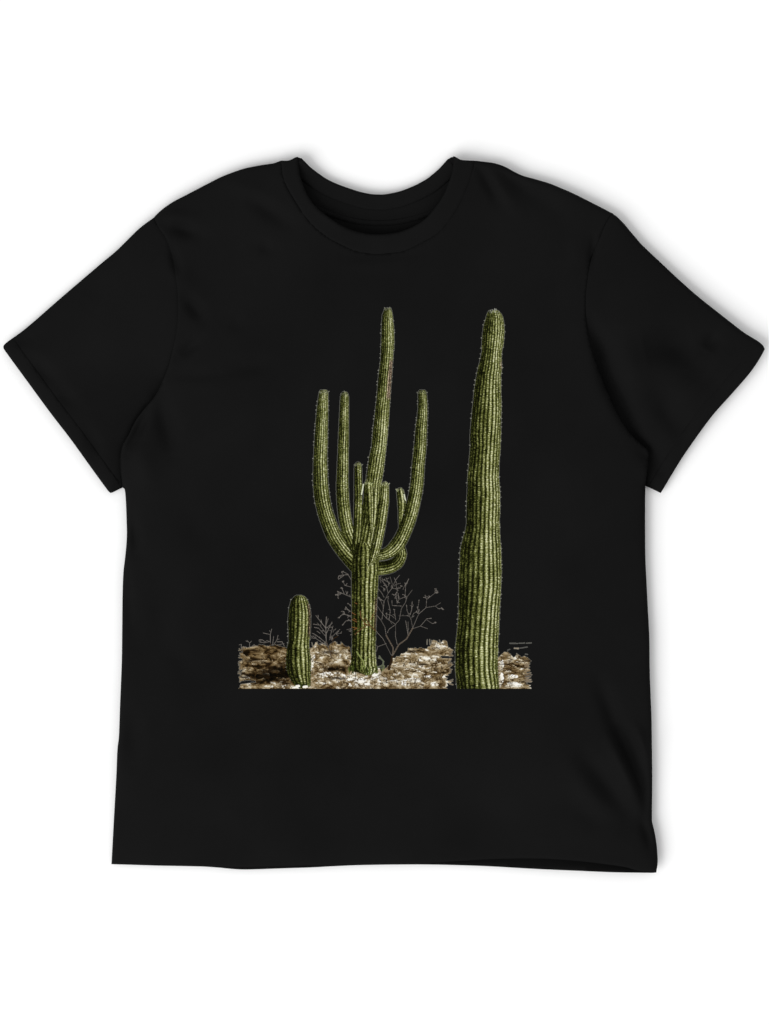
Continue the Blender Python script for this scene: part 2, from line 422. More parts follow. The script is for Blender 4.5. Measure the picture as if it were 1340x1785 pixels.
def patch(x0, y0, x1, y1):
    i0 = max(0, int((x0-X0)*R)); i1 = min(W_, int((x1-X0)*R)+1); j0 = max(0, int((y0-Y0)*R)); j1 = min(H_, int((y1-Y0)*R)+1)
    return slice(j0, j1), slice(i0, i1)
def flesh(u, s, x, y, N, seed, pitch=4.6, dark=0.0, hi=0.35):
    u = np.clip(u, -.999, .999); th = np.arcsin(u)*0.93
    ph = (th/math.pi+.5)*N+0.30*(fbm(u*1.2+3, s/60, seed, 2)-.5)*2
    rib = np.floor(ph); crest = (.5+.5*np.cos(2*math.pi*(ph-rib-.5)))**.7
    light = .41+.29*np.exp(-((u-hi-.05)/.62)**2)+.12*(fbm(u*2+9, s/40, seed+5, 3)-.5)*2-dark
    light = light-.10*(u < -.55)
    t = light*(.34+.76*crest)
    hs = hashn(rib, rib*0, seed+3); pitch = pitch*.7
    wob = vnoise(s/4.5, rib*3.1, seed+8)*8
    dot = np.clip(np.cos(2*math.pi*(s/pitch+hs)+wob), 0, 1)**1.5*(.35+.9*vnoise(s/3.1, rib*5.7, seed+31))
    t = t+.34*dot*crest**2*np.clip(light+.15, 0, 1)
    cross = np.clip(np.cos(2*math.pi*(s/pitch+hs)+wob+math.pi), 0, 1)**2
    t = t-.05*cross
    t = t+.30*(vnoise(x/1.3, y/2.0, seed+41)-.5)+.16*(vnoise(x/7, y/16, seed+42)-.5)
    st = hashn(np.floor(x*1.1), np.floor(y*1.1), seed+1)
    t = t*(.80+.44*st)-.02
    t = t-.16*np.clip(vnoise(x/2.2, y/5.0, seed+21)-.62, 0, 1)*3*(u < .1)
    left = np.clip((-.15-u)/.35, 0, 1)
    t = t+left*(.22*(hashn(np.floor(x*1.5), np.floor(y*1.2), seed+51)-.5)-.03)
    t = (t-.45)*1.15+.425
    return ramp(t, GREEN)
def table_shape(rows, label, N, seed, pitch=4.8, rust=None, dark=0.0, hi=.35):
    rows = np.array(rows, float); sl_ = patch(rows[:, 1].min()-4, rows[0, 0]-2, rows[:, 2].max()+4, rows[-1, 0]+1)
    x = gx[sl_]; y = gy[sl_]
    l_ = np.interp(y, rows[:, 0], rows[:, 1])+.5*(vnoise(y/2.5, y*0, seed)-.5); r_ = np.interp(y, rows[:, 0], rows[:, 2])+.5*(vnoise(y/2.5, y*0+7, seed)-.5)
    m_ = (x >= l_) & (x <= r_) & (y >= rows[0, 0]) & (y <= rows[-1, 0])
    u = (x-(l_+r_)/2)/np.maximum((r_-l_)/2, .5)
    c = flesh(u, y, x, y, N, seed, pitch, dark, hi)
    if rust:
        for (ry0, ry1, u0) in rust:
            k = np.clip((u-u0)*5, 0, 1)*np.clip((y-ry0)/5, 0, 1)*np.clip((ry1-y)/8, 0, 1)*.75
            g = c.mean(-1, keepdims=True)
            c = c*(1-k[..., None])+np.concatenate([g*1.12+12, g*.98+4, g*.88+4], -1)*k[..., None]
    cc = col[sl_]; ll = lab[sl_]; cc[m_] = c[m_]; ll[m_] = label
def limb(pts, label, N, seed, pitch=4.0, dark=0.0, hi=.3):
    P = np.array(pts, float)
    Q = cr([tuple(p) for p in P], 4.0)
    w = Q[:, 2]; Q2 = Q[:, :2]
    pad = w.max()+3
    sl_ = patch(Q2[:, 0].min()-pad, Q2[:, 1].min()-2, Q2[:, 0].max()+pad, Q2[:, 1].max()+pad)
    x = gx[sl_]; y = gy[sl_]
    best = np.full(x.shape, 1e9); U = np.zeros_like(x); Sx = np.zeros_like(x); Wd = np.ones_like(x)
    acc = 0
    for i in range(len(Q2)-1):
        a, b = Q2[i], Q2[i+1]; d = b-a; L = np.hypot(*d)+1e-9
        tt = ((x-a[0])*d[0]+(y-a[1])*d[1])/L**2
        t = np.clip(tt, 0, 1)
        px_, py_ = x-a[0]-t*d[0], y-a[1]-t*d[1]
        d2 = px_**2+py_**2
        if i == 0: d2 = np.where(tt < 0, 1e9, d2)
        k = d2 < best
        best[k] = d2[k]
        # limbs run downwards, so the left side is the one with negative offset
        side = ((x-a[0])*(-d[1])+(y-a[1])*d[0])/L
        U[k] = (-np.sqrt(np.maximum(d2, 0))*np.sign(side))[k]
        Sx[k] = (acc+t*L)[k]; Wd[k] = (w[i]*(1-t)+w[i+1]*t)[k]
        acc += L
    wj = (Wd+.35*(vnoise(Sx/2.2, Sx*0, seed)-.5))*np.clip(.66+.34*np.sqrt(np.clip(Sx/3.5, 0, 1)), 0, 1)
    m_ = (best < 1e8) & (np.abs(U) < wj)
    u = U/Wd
    c = flesh(u, Sx, x, y, N, seed, pitch, dark, hi)
    # an ink edge where a limb crosses what lies behind it
    e = np.clip((np.abs(U)-(wj-1.3))/1.0, 0, 1)[..., None]*.55
    c = c*(1-e)+np.array([22, 26, 6])*e
    cc = col[sl_]; ll = lab[sl_]; cc[m_] = c[m_]; ll[m_] = label
def line(pts, width, color, label, over=None, only=None, jit=0.0):
    P = np.array(pts, float)
    for a, b in zip(P[:-1], P[1:]):
        pad = width+1
        sl_ = patch(min(a[0], b[0])-pad, min(a[1], b[1])-pad, max(a[0], b[0])+pad, max(a[1], b[1])+pad)
        x = gx[sl_]; y = gy[sl_]
        if x.size == 0: continue
        d = b-a; L2 = d@d+1e-9
        t = np.clip(((x-a[0])*d[0]+(y-a[1])*d[1])/L2, 0, 1)
        m_ = (x-a[0]-t*d[0])**2+(y-a[1]-t*d[1])**2 < (width/2)**2
        cc = col[sl_]; ll = lab[sl_]
        if only is not None: m_ &= np.isin(ll, only)
        cc[m_] = np.array(color)*(1+jit*(rng.rand()-.5)); ll[m_] = label

# --- ground
TOP = [(412,1140),(417,1131),(424,1128),(440,1127),(452,1124),(470,1126),(480,1123),(495,1128),(506,1130),(538,1132),(545,1126),(551,1119),(556,1124),(563,1122),(572,1127),(580,1120),(584,1116),(588,1122),(597,1122),(603,1125),(610,1129),(614,1160),(654,1164),(668,1166),(677,1160),(685,1147),(695,1143),(703,1138),(711,1135),(706,1130),(742,1130),(750,1124),(754,1117),(760,1115),(764,1121),(771,1117),(775,1115),(779,1119),(781,1129),(786,1131)]
tp = np.array(TOP)
def ragged(y, base, amp, seed): return base+amp*(fbm(y/4.0, y*0+seed, seed, 3)-.5)*2
sl_ = patch(408, 1108, 932, 1200); x = gx[sl_]; y = gy[sl_]
topy = np.interp(x, tp[:, 0], tp[:, 1])+2.6*(fbm(x/4, x*0, 41, 3)-.5)*2
mA = (y > topy) & (x > ragged(y, 419, 6, 42)) & (x < ragged(y, 785, 8, 43))
mA &= ~((y > 1186+1.5*(vnoise(x/5, y*0, 9)-.5)) & (y < 1192.5-.12*(x-418)) & (x < 446))
mA &= ~((y > 1143) & (y < 1147) & (x > 767+3*vnoise(x/2, y, 4)))
mA &= ~((y > 1177) & (x > 772+9*vnoise(y/3, x*0, 5)) & (y < 1186)) & ~((y > 1190) & (x > 776+4*vnoise(y/2, x*0, 6)))
tr = np.array([(866,1150),(868,1146),(873,1141),(878,1136),(884,1136),(890,1141),(895,1146),(899,1142),(903,1141),(908,1145),(914,1144),(920,1147),(926,1152)])
mB = (x > 862) & (y > np.interp(x, tr[:, 0], tr[:, 1])+2*(fbm(x/3, x*0, 51, 3)-.5)) & (x < ragged(y, 921, 9, 52)+np.where(y > 1180, -4, 0)+np.clip(y-1188, 0, 12)*.6)
m_ = mA | mB
nx = x+5*(fbm(x/14, y/9, 60, 3)-.5); ny = y+7*(fbm(x/18, y/8, 61, 3)-.5)
n1 = fbm(nx/12.0, ny/6.2, 62, 3); n2 = fbm(nx/5.5, ny/3.4, 63, 3); n3 = vnoise(x*.9, y*1.1, 64)
t = .49+.95*(n1-.5)+.6*(n2-.5)-.10*(x < 505)+.07*((x > 690) & (x < 790))+.12*(n3-.5)
def blob(cx, cy, rx, ry, a):
    global t
    t = t+a*np.exp(-((x-cx)/rx)**2-((y-cy)/ry)**2)
for b_ in [(470,1180,34,9,-.55),(495,1172,16,12,-.35),(445,1160,30,4,-.25),(432,1138,18,8,-.2),(430,1180,10,4,.5),(452,1156,10,3,.3),(430,1197,16,3,.6),(585,1166,22,4,-.5),
           (600,1180,24,6,.45),(628,1190,14,7,.55),(555,1140,26,14,.12),(660,1178,12,7,.35),(700,1188,30,6,.45),(740,1172,26,5,-.15),(650,1166,14,4,.2),(560,1190,30,6,.05),(720,1150,50,14,.12),
           (770,1124,12,7,.3),(700,1146,16,4,.2),(715,1153,10,3,-.3),(760,1168,20,3,-.25),(770,1180,8,8,-.2),(480,1195,34,3,.35),(525,1197,20,3,.45),(745,1190,22,6,.3),
           (882,1172,12,5,-.45),(893,1178,12,4,.5),(905,1160,16,3,-.35),(872,1165,5,20,.35),(895,1194,16,7,.4),(888,1150,10,4,.1),(912,1166,8,2.5,.3),(450,1132,26,5,-.05)]:
    blob(*b_)
BROWN = [(0, (14, 8, 0)), (.16, (50, 34, 12)), (.34, (108, 88, 56)), (.55, (150, 131, 98)), (.74, (196, 182, 154)), (.9, (246, 242, 228)), (1, (255, 253, 246))]
c = ramp(t, BROWN)
def stone(c, cx, cy, rx, ry, tone, seed):
    an = (hashn(np.array(seed), np.array(1), 9)-.5)*.9; ex = ((x-cx)+(y-cy)*an)/rx; ey = ((y-cy)-(x-cx)*an)/ry; d = ex*ex+ey*ey+2.0*(fbm(x/3.8, y/2.8, seed, 2)-.5)
    m_ = d < 1
    tt = tone+.26*(-ey*.6+ex*.5)+.32*(fbm(x/(rx*.6+1), y/2.0, seed+3, 2)-.5)
    f = ramp(tt, BROWN)
    rim = np.clip((d-.72)/.28, 0, 1)*np.clip(.4+ey*.8-ex*.2, 0, 1)
    f = f*(1-rim[..., None]*.85)+np.array([30, 18, 4])*rim[..., None]*.85
    return np.where(m_[..., None], f, c)
q_ = random.Random(5)
for k in range(120):
    zone = q_.choice('LLMMRRRRBBBBBBBS')
    if zone == 'L': cx, cy, rx, ry, tone = q_.uniform(418, 500), q_.uniform(1130, 1186), q_.uniform(6, 18), q_.uniform(1.5, 3.2), q_.uniform(.22, .60)
    elif zone == 'M': cx, cy, rx, ry, tone = q_.uniform(542, 612), q_.uniform(1128, 1170), q_.uniform(4, 9), q_.uniform(3, 6), q_.uniform(.48, .68)
    elif zone == 'R': cx, cy, rx, ry, tone = q_.uniform(690, 786), q_.uniform(1132, 1172), q_.uniform(8, 26), q_.uniform(1.5, 3.4), q_.uniform(.42, .74)
    elif zone == 'B': cx, cy, rx, ry, tone = q_.choice([q_.uniform(545, 786), q_.uniform(560, 700), q_.uniform(420, 500)]), 0, q_.uniform(3, 9), q_.uniform(2, 4.2), q_.uniform(.42, .98); cy = q_.uniform(1172, 1198) if cx > 505 else q_.uniform(1190, 1199)
    else: cx, cy, rx, ry, tone = q_.uniform(868, 920), q_.uniform(1142, 1172), q_.uniform(5, 12), q_.uniform(1.5, 3), q_.uniform(.3, .7)
    c = stone(c, cx, cy, rx, ry, tone, 300+k)
for k, (cx, cy, rx, ry, tone) in enumerate([(629,1188,8,6,.95),(653,1177,6,5,.9),(612,1182,9,4,.85),(596,1178,8,4,.8),(720,1187,16,5,.85),(740,1184,8,5,.45),(690,1190,10,5,.7),(770,1192,6,6,.3),(668,1184,8,4,.8),
        (893,1179,8,4,.95),(873,1160,4,10,.85),(872,1186,5,12,.88),(896,1195,15,5,.85),(880,1142,8,5,.42),(892,1146,7,3,.8),(905,1156,12,3,.6),(430,1180,7,3,.9),(446,1154,16,2.5,.55),(540,1165,4,24,.8)]):
    c = stone(c, cx, cy, rx, ry, tone, 700+k)
for k in range(26):       # dark bedding lines between the rocks, mostly at the far left and in the right mound
    cx = q_.choice([q_.uniform(420, 500)]*3+[q_.uniform(690, 785)]*2+[q_.uniform(545, 612), q_.uniform(875, 915)]); cy = q_.uniform(1134, 1192)
    L_ = q_.uniform(6, 20); w_ = q_.uniform(.8, 2.2); yy_ = y-cy-1.6*(fbm(x/9, x*0, 500+k, 2)-.5)*3-.02*(x-cx)
    kk = np.exp(-(yy_/w_)**2)*np.clip(1.3-np.abs(x-cx)/L_*1.3, 0, 1)
    c = c*(1-.88*kk[..., None])+np.array([16, 9, 1])*.88*kk[..., None]
c0 = ramp(t, BROWN); k_ = (np.clip((1150-y)/25, 0, 1)*.35)[..., None]; c = c*(1-k_)+c0*k_
dk = np.exp(-((x-470)/36)**2-((y-1178)/9)**2)+.8*np.exp(-((x-588)/22)**2-((y-1165)/4)**2)+.7*np.exp(-((x-495)/12)**2-((y-1165)/14)**2)
c = c*(1-.78*np.clip(dk*(2.6*fbm(x/4.5, y/3, 77, 3)-.55), 0, 1)[..., None])
for sd, sx, sy, wd, st_ in ((70, 14, 6, .024, .8), (71, 9, 4, .026, .7), (72, 20, 4.5, .02, .8)):   # engraved contours
    q = fbm(nx/sx, ny/sy, sd, 3); k = np.exp(-((q-.5)/wd)**2)*st_*(fbm(x/12, y/12, sd+9, 2) > .42)
    c = c*(1-k[..., None])+np.array([40, 26, 8])*k[..., None]
cc = col[sl_]; ll = lab[sl_]; cc[m_] = c[m_]; ll[m_] = GROUND
for a in [((888,1121),(902,1121.3)),((904,1121),(914,1120.6)),((917,1120.8),(926,1120.4)),((897,1129.5),(904,1129)),((906,1129.4),(912,1128.6)),((913,1128.4),(919,1127.4)),((884,1133),(888,1131.6)),((915,1140),(919,1140.2))]:
    line(a, .8, (66, 64, 60), GROUND)
line([(896,1129.6),(903,1130)], 2.0, (150, 138, 118), GROUND)
# fringes at the ragged ends of the ground
for k in range(20):
    yy = random.uniform(1130, 1196); line([(419, yy), (419-random.uniform(0, 4), yy+random.uniform(-3, 2))], random.uniform(.8, 1.6), (105, 92, 70), GROUND, jit=.4)
for k in range(22):
    yy = random.uniform(1132, 1198); line([(783, yy), (786+random.uniform(-1, 4), yy+random.uniform(-4, 2.5))], random.uniform(.8, 1.8), (120, 105, 82), GROUND, jit=.4)
for k in range(26):
    yy = random.uniform(1150, 1188); line([(914, yy), (919+random.uniform(0, 7.5), yy+random.uniform(-3, 2))], 1.1, (130, 115, 95), GROUND, jit=.5)
for px_ in (744,749,752,758,762,768,776,884,890,900,903,545,552,566,585,594):   # small standing tufts
    y_ = 1118 if px_ > 740 and px_ < 790 else (1142 if px_ > 800 else 1121)
    line([(px_, y_+5), (px_+random.uniform(-2.5, 2.5), y_-random.uniform(0, 4))], 1.0, (110, 100, 82), GROUND)
for k in range(120):                                   # dry grass and stones in dark ink
    a = random.uniform(422, 780); b = random.uniform(1150, 1197)
    if 612 < a < 658 and b < 1176: continue
    h = random.uniform(2.5, 8)
    cl_ = random.choice([(30, 18, 4), (52, 36, 16), (64, 48, 24), (20, 12, 2)])
    line([(a, b), (a+random.uniform(-2.4, 2.4), b-h)], random.choice([.8, 1.0, 1.3]), cl_, GROUND, only=[GROUND])
for k in range(40):
    a = random.uniform(868, 915); b = random.uniform(1150, 1197)
    line([(a, b), (a+random.uniform(2, 9), b+random.uniform(-3, 1))], .9, (58, 42, 20), GROUND, only=[GROUND])

# --- shrubs
GREY = (106, 101, 95)
def z3(pts): return [(540+a/5.5833, 980+b/5.5833) for a, b in pts]
def z7(pts): return [(400+a/6.0909, 1020+b/6.0909) for a, b in pts]
def twigs(L, label, conv, w, color=GREY):
    for q in L:
        P = conv(q)
        for i in range(len(P)-1):
            line([P[i], P[i+1]], w, color, label, jit=.25)
left_of_trunk = [[(420,200),(370,115),(320,90)],[(370,120),(310,125),(288,130)],[(335,125),(280,165)],[(420,245),(340,225),(325,190)],[(350,228),(362,205)],
 [(420,345),(310,300),(250,315)],[(335,305),(310,250)],[(362,318),(350,280)],[(310,300),(270,283)],[(420,450),(370,395)],[(420,490),(345,450)],[(385,470),(350,440)],
 [(420,540),(330,500),(300,520),(285,542)],[(345,510),(332,480)],[(420,560),(350,570),(325,602)],[(420,520),(370,515)],[(420,640),(360,655)],[(420,660),(385,670)],[(420,700),(395,705)],[(320,110),(308,95)],[(300,310),(270,322)],[(420,590),(380,560)]]
right_shrub = [[(760,1040),(792,960),(800,905)],[(800,915),(865,800),(940,745),(1000,640),(1050,520),(1062,500),(1130,440),(1135,360),(1120,320)],
 [(1130,440),(1220,425),(1272,393)],[(1220,425),(1247,450),(1285,447)],[(1135,362),(1215,300),(1220,260)],[(1215,300),(1245,292)],[(1150,350),(1160,330)],[(1062,500),(1045,440)],[(1060,500),(1050,450),(1062,368)],
 [(1000,645),(1075,620),(1135,550),(1175,545)],[(1075,620),(1143,645)],[(1140,562),(1190,595),(1222,588)],[(1000,640),(985,560),(945,470),(940,420)],[(975,510),(990,460),(995,380)],[(990,540),(1010,495),(1040,480)],
 [(958,720),(945,650),(932,570)],[(955,700),(955,580)],[(850,800),(832,720),(835,600),(870,560),(890,450),(930,390),(942,340),(995,270)],
 [(835,605),(800,580),(750,550),(700,490),(640,400)],[(835,560),(820,460)],[(865,520),(930,520),(950,515)],[(890,425),(800,420),(798,370)],[(825,610),(770,650),(755,680)],[(800,600),(780,570)],
 [(805,915),(810,830),(742,710),(730,630),(690,560),(640,500)],[(790,900),(730,780),(710,742),(640,665),(590,620)],[(742,790),(660,820),(648,865)],[(665,818),(640,808)],
 [(700,560),(712,470),(722,380),(762,300),(742,220),(690,170)],[(722,380),(670,345)],[(715,440),(690,375),(660,340)],[(770,560),(782,470),(758,370),(765,330)],[(762,300),(800,250),(832,175),(872,125)],
 [(800,250),(850,262),(892,232)],[(835,310),(850,400)],[(862,300),(858,375)],[(925,330),(932,220),(962,160)],[(880,205),(838,212)],[(905,265),(930,210)],[(780,140),(800,205),(800,250)],[(700,150),(722,210),(745,240)],
 [(820,150),(838,190)],[(740,150),(770,210)],[(690,230),(730,260)],[(760,190),(720,170)],[(850,262),(850,310)],[(870,360),(935,330)],[(800,310),(850,320)],[(690,200),(680,150)],[(660,250),(700,300),(722,340)],[(820,540),(800,520),(740,500)]]
mid_shrub = [[(207,915),(182,830),(160,770),(155,620),(162,530)],[(155,640),(100,570),(60,518)],[(157,690),(95,610),(32,600)],[(155,720),(85,640),(45,632)],[(155,620),(180,545)],[(160,640),(220,590)],[(162,690),(205,600),(215,580)],
 [(165,790),(110,745),(50,700),(25,690)],[(175,810),(110,775),(60,740),(8,735)],[(192,740),(212,670),(225,620)],[(190,755),(250,690),(305,690)],[(250,690),(292,652)],[(225,680),(235,655)],[(207,915),(214,800),(230,740),(270,720)],[(230,745),(200,730)],[(120,600),(110,560)],[(100,690),(70,668)],[(265,690),(275,665)],[(60,740),(30,715)],[(135,790),(95,790)]]
left_shrub = [[(412,740),(436,620),(435,520),(450,462)],[(435,522),(400,515),(358,505)],[(440,500),(425,480)],[(432,595),(370,610),(318,600),(314,580),(350,578),(378,600),(400,585),(430,600)],[(330,575),(335,610)],[(458,630),(470,540)],[(460,640),(505,580),(516,530)],[(505,600),(560,598),(580,640)],[(500,575),(530,570)],[(516,632),(580,618)],
 [(215,665),(215,612),(188,584)],[(215,612),(236,590)],[(200,600),(175,590)],[(127,668),(127,625),(103,632)],[(140,690),(150,650),(180,655)],[(270,650),(265,628)],[(230,655),(260,632),(300,645)]]
def side_twigs(L, n_, seed):
    rr = random.Random(seed); out = []
    for k in range(n_):
        q = rr.choice(L[1:]); i = rr.randrange(len(q)-1); f = rr.random()
        a, b = q[i], q[i+1]; px_ = a[0]+(b[0]-a[0])*f; py_ = a[1]+(b[1]-a[1])*f
        ang = math.atan2(b[1]-a[1], b[0]-a[0])+rr.choice((-1, 1))*rr.uniform(.5, 1.1); ln = rr.uniform(12, 34)
        out.append([(px_, py_), (px_+ln*math.cos(ang)*.6, py_+ln*math.sin(ang)*.6), (px_+ln*math.cos(ang-.3), py_+ln*math.sin(ang-.3))])
    return [o_ for o_ in out if all(not (400 < p_[0] < 655) for p_ in o_) and o_[0][1] < 900]
twigs(left_of_trunk, SH_R, z3, .95); twigs(right_shrub, SH_R, z3, .8)
twigs(side_twigs(left_of_trunk, 26, 1)+side_twigs([q for q in right_shrub if q[0][1] < 600], 46, 2)+side_twigs(right_shrub, 14, 3), SH_R, z3, .8)
twigs(side_twigs(mid_shrub, 26, 4), SH_M, z3, .8)
for q in (right_shrub[0], right_shrub[1][:4], [(865,800),(800,915)], [(805,915),(810,830),(742,710)]):
    P = z3(q)
    for i in range(len(P)-1): line([P[i], P[i+1]], 1.8, (124, 112, 98), SH_R); line([P[i], P[i+1]], .7, (34, 22, 14), SH_R)
line(z3([(765,1040), (790,970), (802,910)]), 3.2, (44, 30, 16), SH_R)
for q in mid_shrub[:1]: twigs([q], SH_M, z3, 1.5)
twigs(mid_shrub, SH_M, z3, .95); twigs(left_shrub, SH_L, z7, .95)
for q, cv, lb in ((mid_shrub[0][:3], z3, SH_M), (mid_shrub[13], z3, SH_M), (left_shrub[0][:2], z7, SH_L)): line(cv(q), .9, (60, 42, 20), lb)
for k in range(60):                                     # buds at twig ends
    q = random.choice(left_of_trunk+right_shrub); e = z3([q[-1]])[0]
    line([e, (e[0]+random.uniform(-1.5, 1.5), e[1]+random.uniform(-1.5, 1.5))], 1.6, GREY, SH_R)

# --- branched cactus
limb([(694.6,950,9),(699.5,965,9.5),(692,980.5,11),(676,988.5,12),(656,991,12)], BRANCHED, 8, 31, dark=.10)
limb([(696.5,852.5,6.2),(699.8,874,7.6),(699,896,5.5),(696,920,2.0)], BRANCHED, 4, 32)
limb([(735.6,682,7.6),(736.6,714,8.8),(733.6,753,10.4),(732,780,11),(729,808.8,11.2),(725.9,847.6,11.6),(720.3,876.7,12),(712.6,905.8,12.2),(701.4,934,12.4),(690,952,12.5),(675,964,10.5),(655,969,9)], BRANCHED, 9, 33)
limb([(564.2,682,8.0),(562.2,714,10.2),(559.8,760,11.6),(558.4,808.8,12.5),(559.2,847.6,13.4),(563,876.7,13.6),(571,905.8,13.8),(583,935,14),(601,961,14.5),(622,982,17)], BRANCHED, 10, 34)
limb([(600.7,685.5,7),(600,714,8.2),(598.3,780,9.5),(597.3,820,10.2),(596.8,847.6,10.9),(598.1,876.7,11.2),(601.7,906,11.2),(608,930,11.5),(622,960,11)], BRANCHED, 8, 35)
table_shape([(538,671,681),(542,669,683),(549,665.9,684),(568.5,664.6,686.3),(597.6,664.2,687.3),(626.7,663,684.9),(655.8,659.3,683),(685,656.8,680.7),(714,653.9,678.7),(743,650.4,676.8),(780,647,673.3),(799,642.6,671),(828,638.4,667.5),(843.7,636.4,664.2),(906,628,661),(956,618,658)], BRANCHED, 10, 36, 3.6, rust=[(626,700,.35)])
limb([(623.8,808,6.4),(624.2,847,7.5),(624,886,7.5),(623,920,7.5),(620,955,7)], BRANCHED, 5, 37, dark=.04)
table_shape([(946,624,646),(950,620,652),(958,617.5,657),(965,616,659),(976,614,660),(983,612.7,660.3),(998,612.4,660.4),(1033.7,612.5,658.2),(1069.5,612.9,656.4),(1105,613.4,655),(1141,613,654.6),(1159,610.7,656.4),(1166,611,659),(1170,617,657),(1174,630,651),(1177,637,646)], BRANCHED, 10, 38, 4.4, rust=[(1040,1100,.72)], dark=.03)
limb([(642,842,8.2),(643.2,867,9.8),(644.2,886,8.8),(645.2,906,6.6),(647,928,2.2)], BRANCHED, 5, 39)
limb([(671,842.5,6.6),(669.6,867,8.6),(667,886,9.6),(663,915,9.6),(658.5,938,9.6),(654,958,9),(648,978,6),(644,984,3)], BRANCHED, 7, 40)
# --- small cactus, tall cactus
table_shape([(1037,517,526),(1039.7,512.5,531.5),(1046,507.3,536.3),(1056,504.3,539.9),(1069,502.6,542),(1085.7,501.5,542),(1102,502.6,541.2),(1118.5,502.6,539.2),(1128,500.5,539.2),(1143,498.5,541.5),(1159.5,498.5,542.5),(1176,501.8,541.5),(1187.5,508.4,541.8),(1194,515,541),(1199.5,521,532)], SMALL, 9, 81, 4.2, rust=[(1050,1112,.68)], dark=.07, hi=.3)
table_shape([(541,854,866),(543.5,850,870),(548,848,873.6),(553.6,846.6,876.1),(567,842.5,878.4),(580.5,840.5,879),(600.7,838.9,877),(614,838.8,874.3),(627.6,836.2,874),(641,832.7,874.5),(654.5,830,872.8),(681,825.7,872.8),(708,823.3,873.7),(735,820.6,873),(760,818.3,872.5),(777,819,872),(803.8,817,870),(830.7,814.3,869),(857.6,813.6,871.2),(884.5,812.3,871.4),(911,812.3,870.4),(924.8,810.3,870.8),(938,806.2,871.4),(951.7,802.9,872.6),(965,801.2,873.2),(990,800.2,874),(1006.9,799.3,873.6),(1040.5,799,871.9),(1074,798.3,870.3),(1101,796,869.2),(1128,793,867.6),(1168,793,867.6),(1200,796,870)], BIG, 13, 82, 5.0, rust=[(628,648,.8)], hi=.4)
# --- spines along the outlines and tufts at the tips
def tips(cx, cy, w, n_, label, ln=4.0, color=(104, 106, 84)):
    for k in range(n_):
        f = (k+.5)/n_*2-1
        line([(cx+f*w*.8, cy+abs(f)*3+1), (cx+f*(w+1.5)+random.uniform(-1.2, 1.2), cy+abs(f)*2.5-random.uniform(.2, 1)*ln*(1-.4*abs(f)))], random.uniform(.7, 1.1), color, label, jit=.6)
tips(676, 538.5, 6, 8, BRANCHED); tips(564, 683, 8, 9, BRANCHED); tips(600.5, 686, 7, 7, BRANCHED); tips(735.5, 683, 7.5, 7, BRANCHED, 3)
tips(624, 809, 6.5, 8, BRANCHED, 3.5); tips(641, 842, 8, 9, BRANCHED, 3, (150, 156, 112)); tips(671, 843, 6.5, 9, BRANCHED, 4, (140, 144, 108)); tips(697, 853, 6.5, 8, BRANCHED, 4, (140, 144, 108))
tips(860, 543, 9, 6, BIG, 6.5, (120, 122, 112))
line([(633,845),(632,852),(630,862)], 2.0, (222, 226, 196), BRANCHED); line([(704,862),(706.5,872)], 1.8, (225, 228, 200), BRANCHED)
def edge_spines(mask_label, y0, y1, x0, x1, gap, ln, color=(120, 120, 108)):
    yy = y0
    while yy < y1:
        j = int((yy-Y0)*R); a, b = int((x0-X0)*R), int((x1-X0)*R)
        row = np.where(lab[j, a:b] == mask_label)[0]
        if len(row) > 4:
            for e, s_ in ((row[0], -1), (row[-1], 1)):
                if random.random() < .6:
                    ex = X0+(a+e)/R; line([(ex, yy), (ex+s_*random.uniform(.6, 1)*ln, yy-random.uniform(-.8, 1.2))], 1.0, color, mask_label, jit=.3)
        yy += gap*random.uniform(.7, 1.3)
edge_spines(BIG, 560, 1198, 785, 890, 9.5, 1.8); edge_spines(SMALL, 1045, 1190, 495, 546, 7, 1.3)
edge_spines(BRANCHED, 560, 840, 640, 695, 6, 1.2); edge_spines(BRANCHED, 700, 900, 540, 580, 6, 1.3); edge_spines(BRANCHED, 700, 900, 705, 750, 6, 1.3)
# --- rusty twigs across the trunk, green tuft at its foot
for q in ([(720,745),(640,665),(590,620),(545,605),(495,530),(490,475)],[(560,610),(495,650),(440,700)],[(590,615),(550,560),(535,545)],[(640,480),(690,430)]):
    line(z3(q), 1.7, (112, 84, 52), BRANCHED, only=[BRANCHED]); line(z3(q), .8, (60, 36, 16), BRANCHED, only=[BRANCHED])
for q in ([(410,490),(445,510)],[(410,555),(455,580)],[(410,630),(460,640),(430,655)],[(440,395),(460,405)],[(450,560),(430,545)],[(590,560),(620,500)],[(520,600),(560,600)]):
    line(z3(q), 1.1, (122, 82, 44), BRANCHED, only=[BRANCHED])
for q in ([(550,1090),(530,1010),(520,960),(490,920),(455,870)],[(530,1010),(500,1015)],[(545,960),(555,920)]):
    line(z3(q), 2.2, (134, 144, 82), BRANCHED)
for k in range(26):
    a = random.uniform(606, 668); h = random.uniform(3, 9)
    line([(a, 1171+random.uniform(-3, 3)), (a+random.uniform(-3, 3), 1168-h)], 1.6, random.choice([(58, 68, 22), (96, 108, 50), (40, 46, 12)]), BRANCHED)
line(z3([(660,1020),(712,1000),(716,960),(690,935),(676,912)]), 1.6, (92, 100, 70), BRANCHED); line(z3([(690,935),(668,930)]), 1.4, (96, 96, 80), BRANCHED)
for k in range(14):
    a = random.uniform(512, 542); line([(a, 1196), (a+random.uniform(-2, 2), 1196-random.uniform(3, 8))], 1.4, random.choice([(50, 62, 18), (34, 40, 10)]), SMALL)
# white stones at the feet of the cacti
for cx, cy, rx in ((519,1196,4),(532,1197,5),(630,1188,7),(653,1177,5),(640,1192,5),(610,1184,5)):
    line([(cx-rx/2, cy), (cx+rx/2, cy-.6)], 4.2, (250, 247, 236), GROUND)
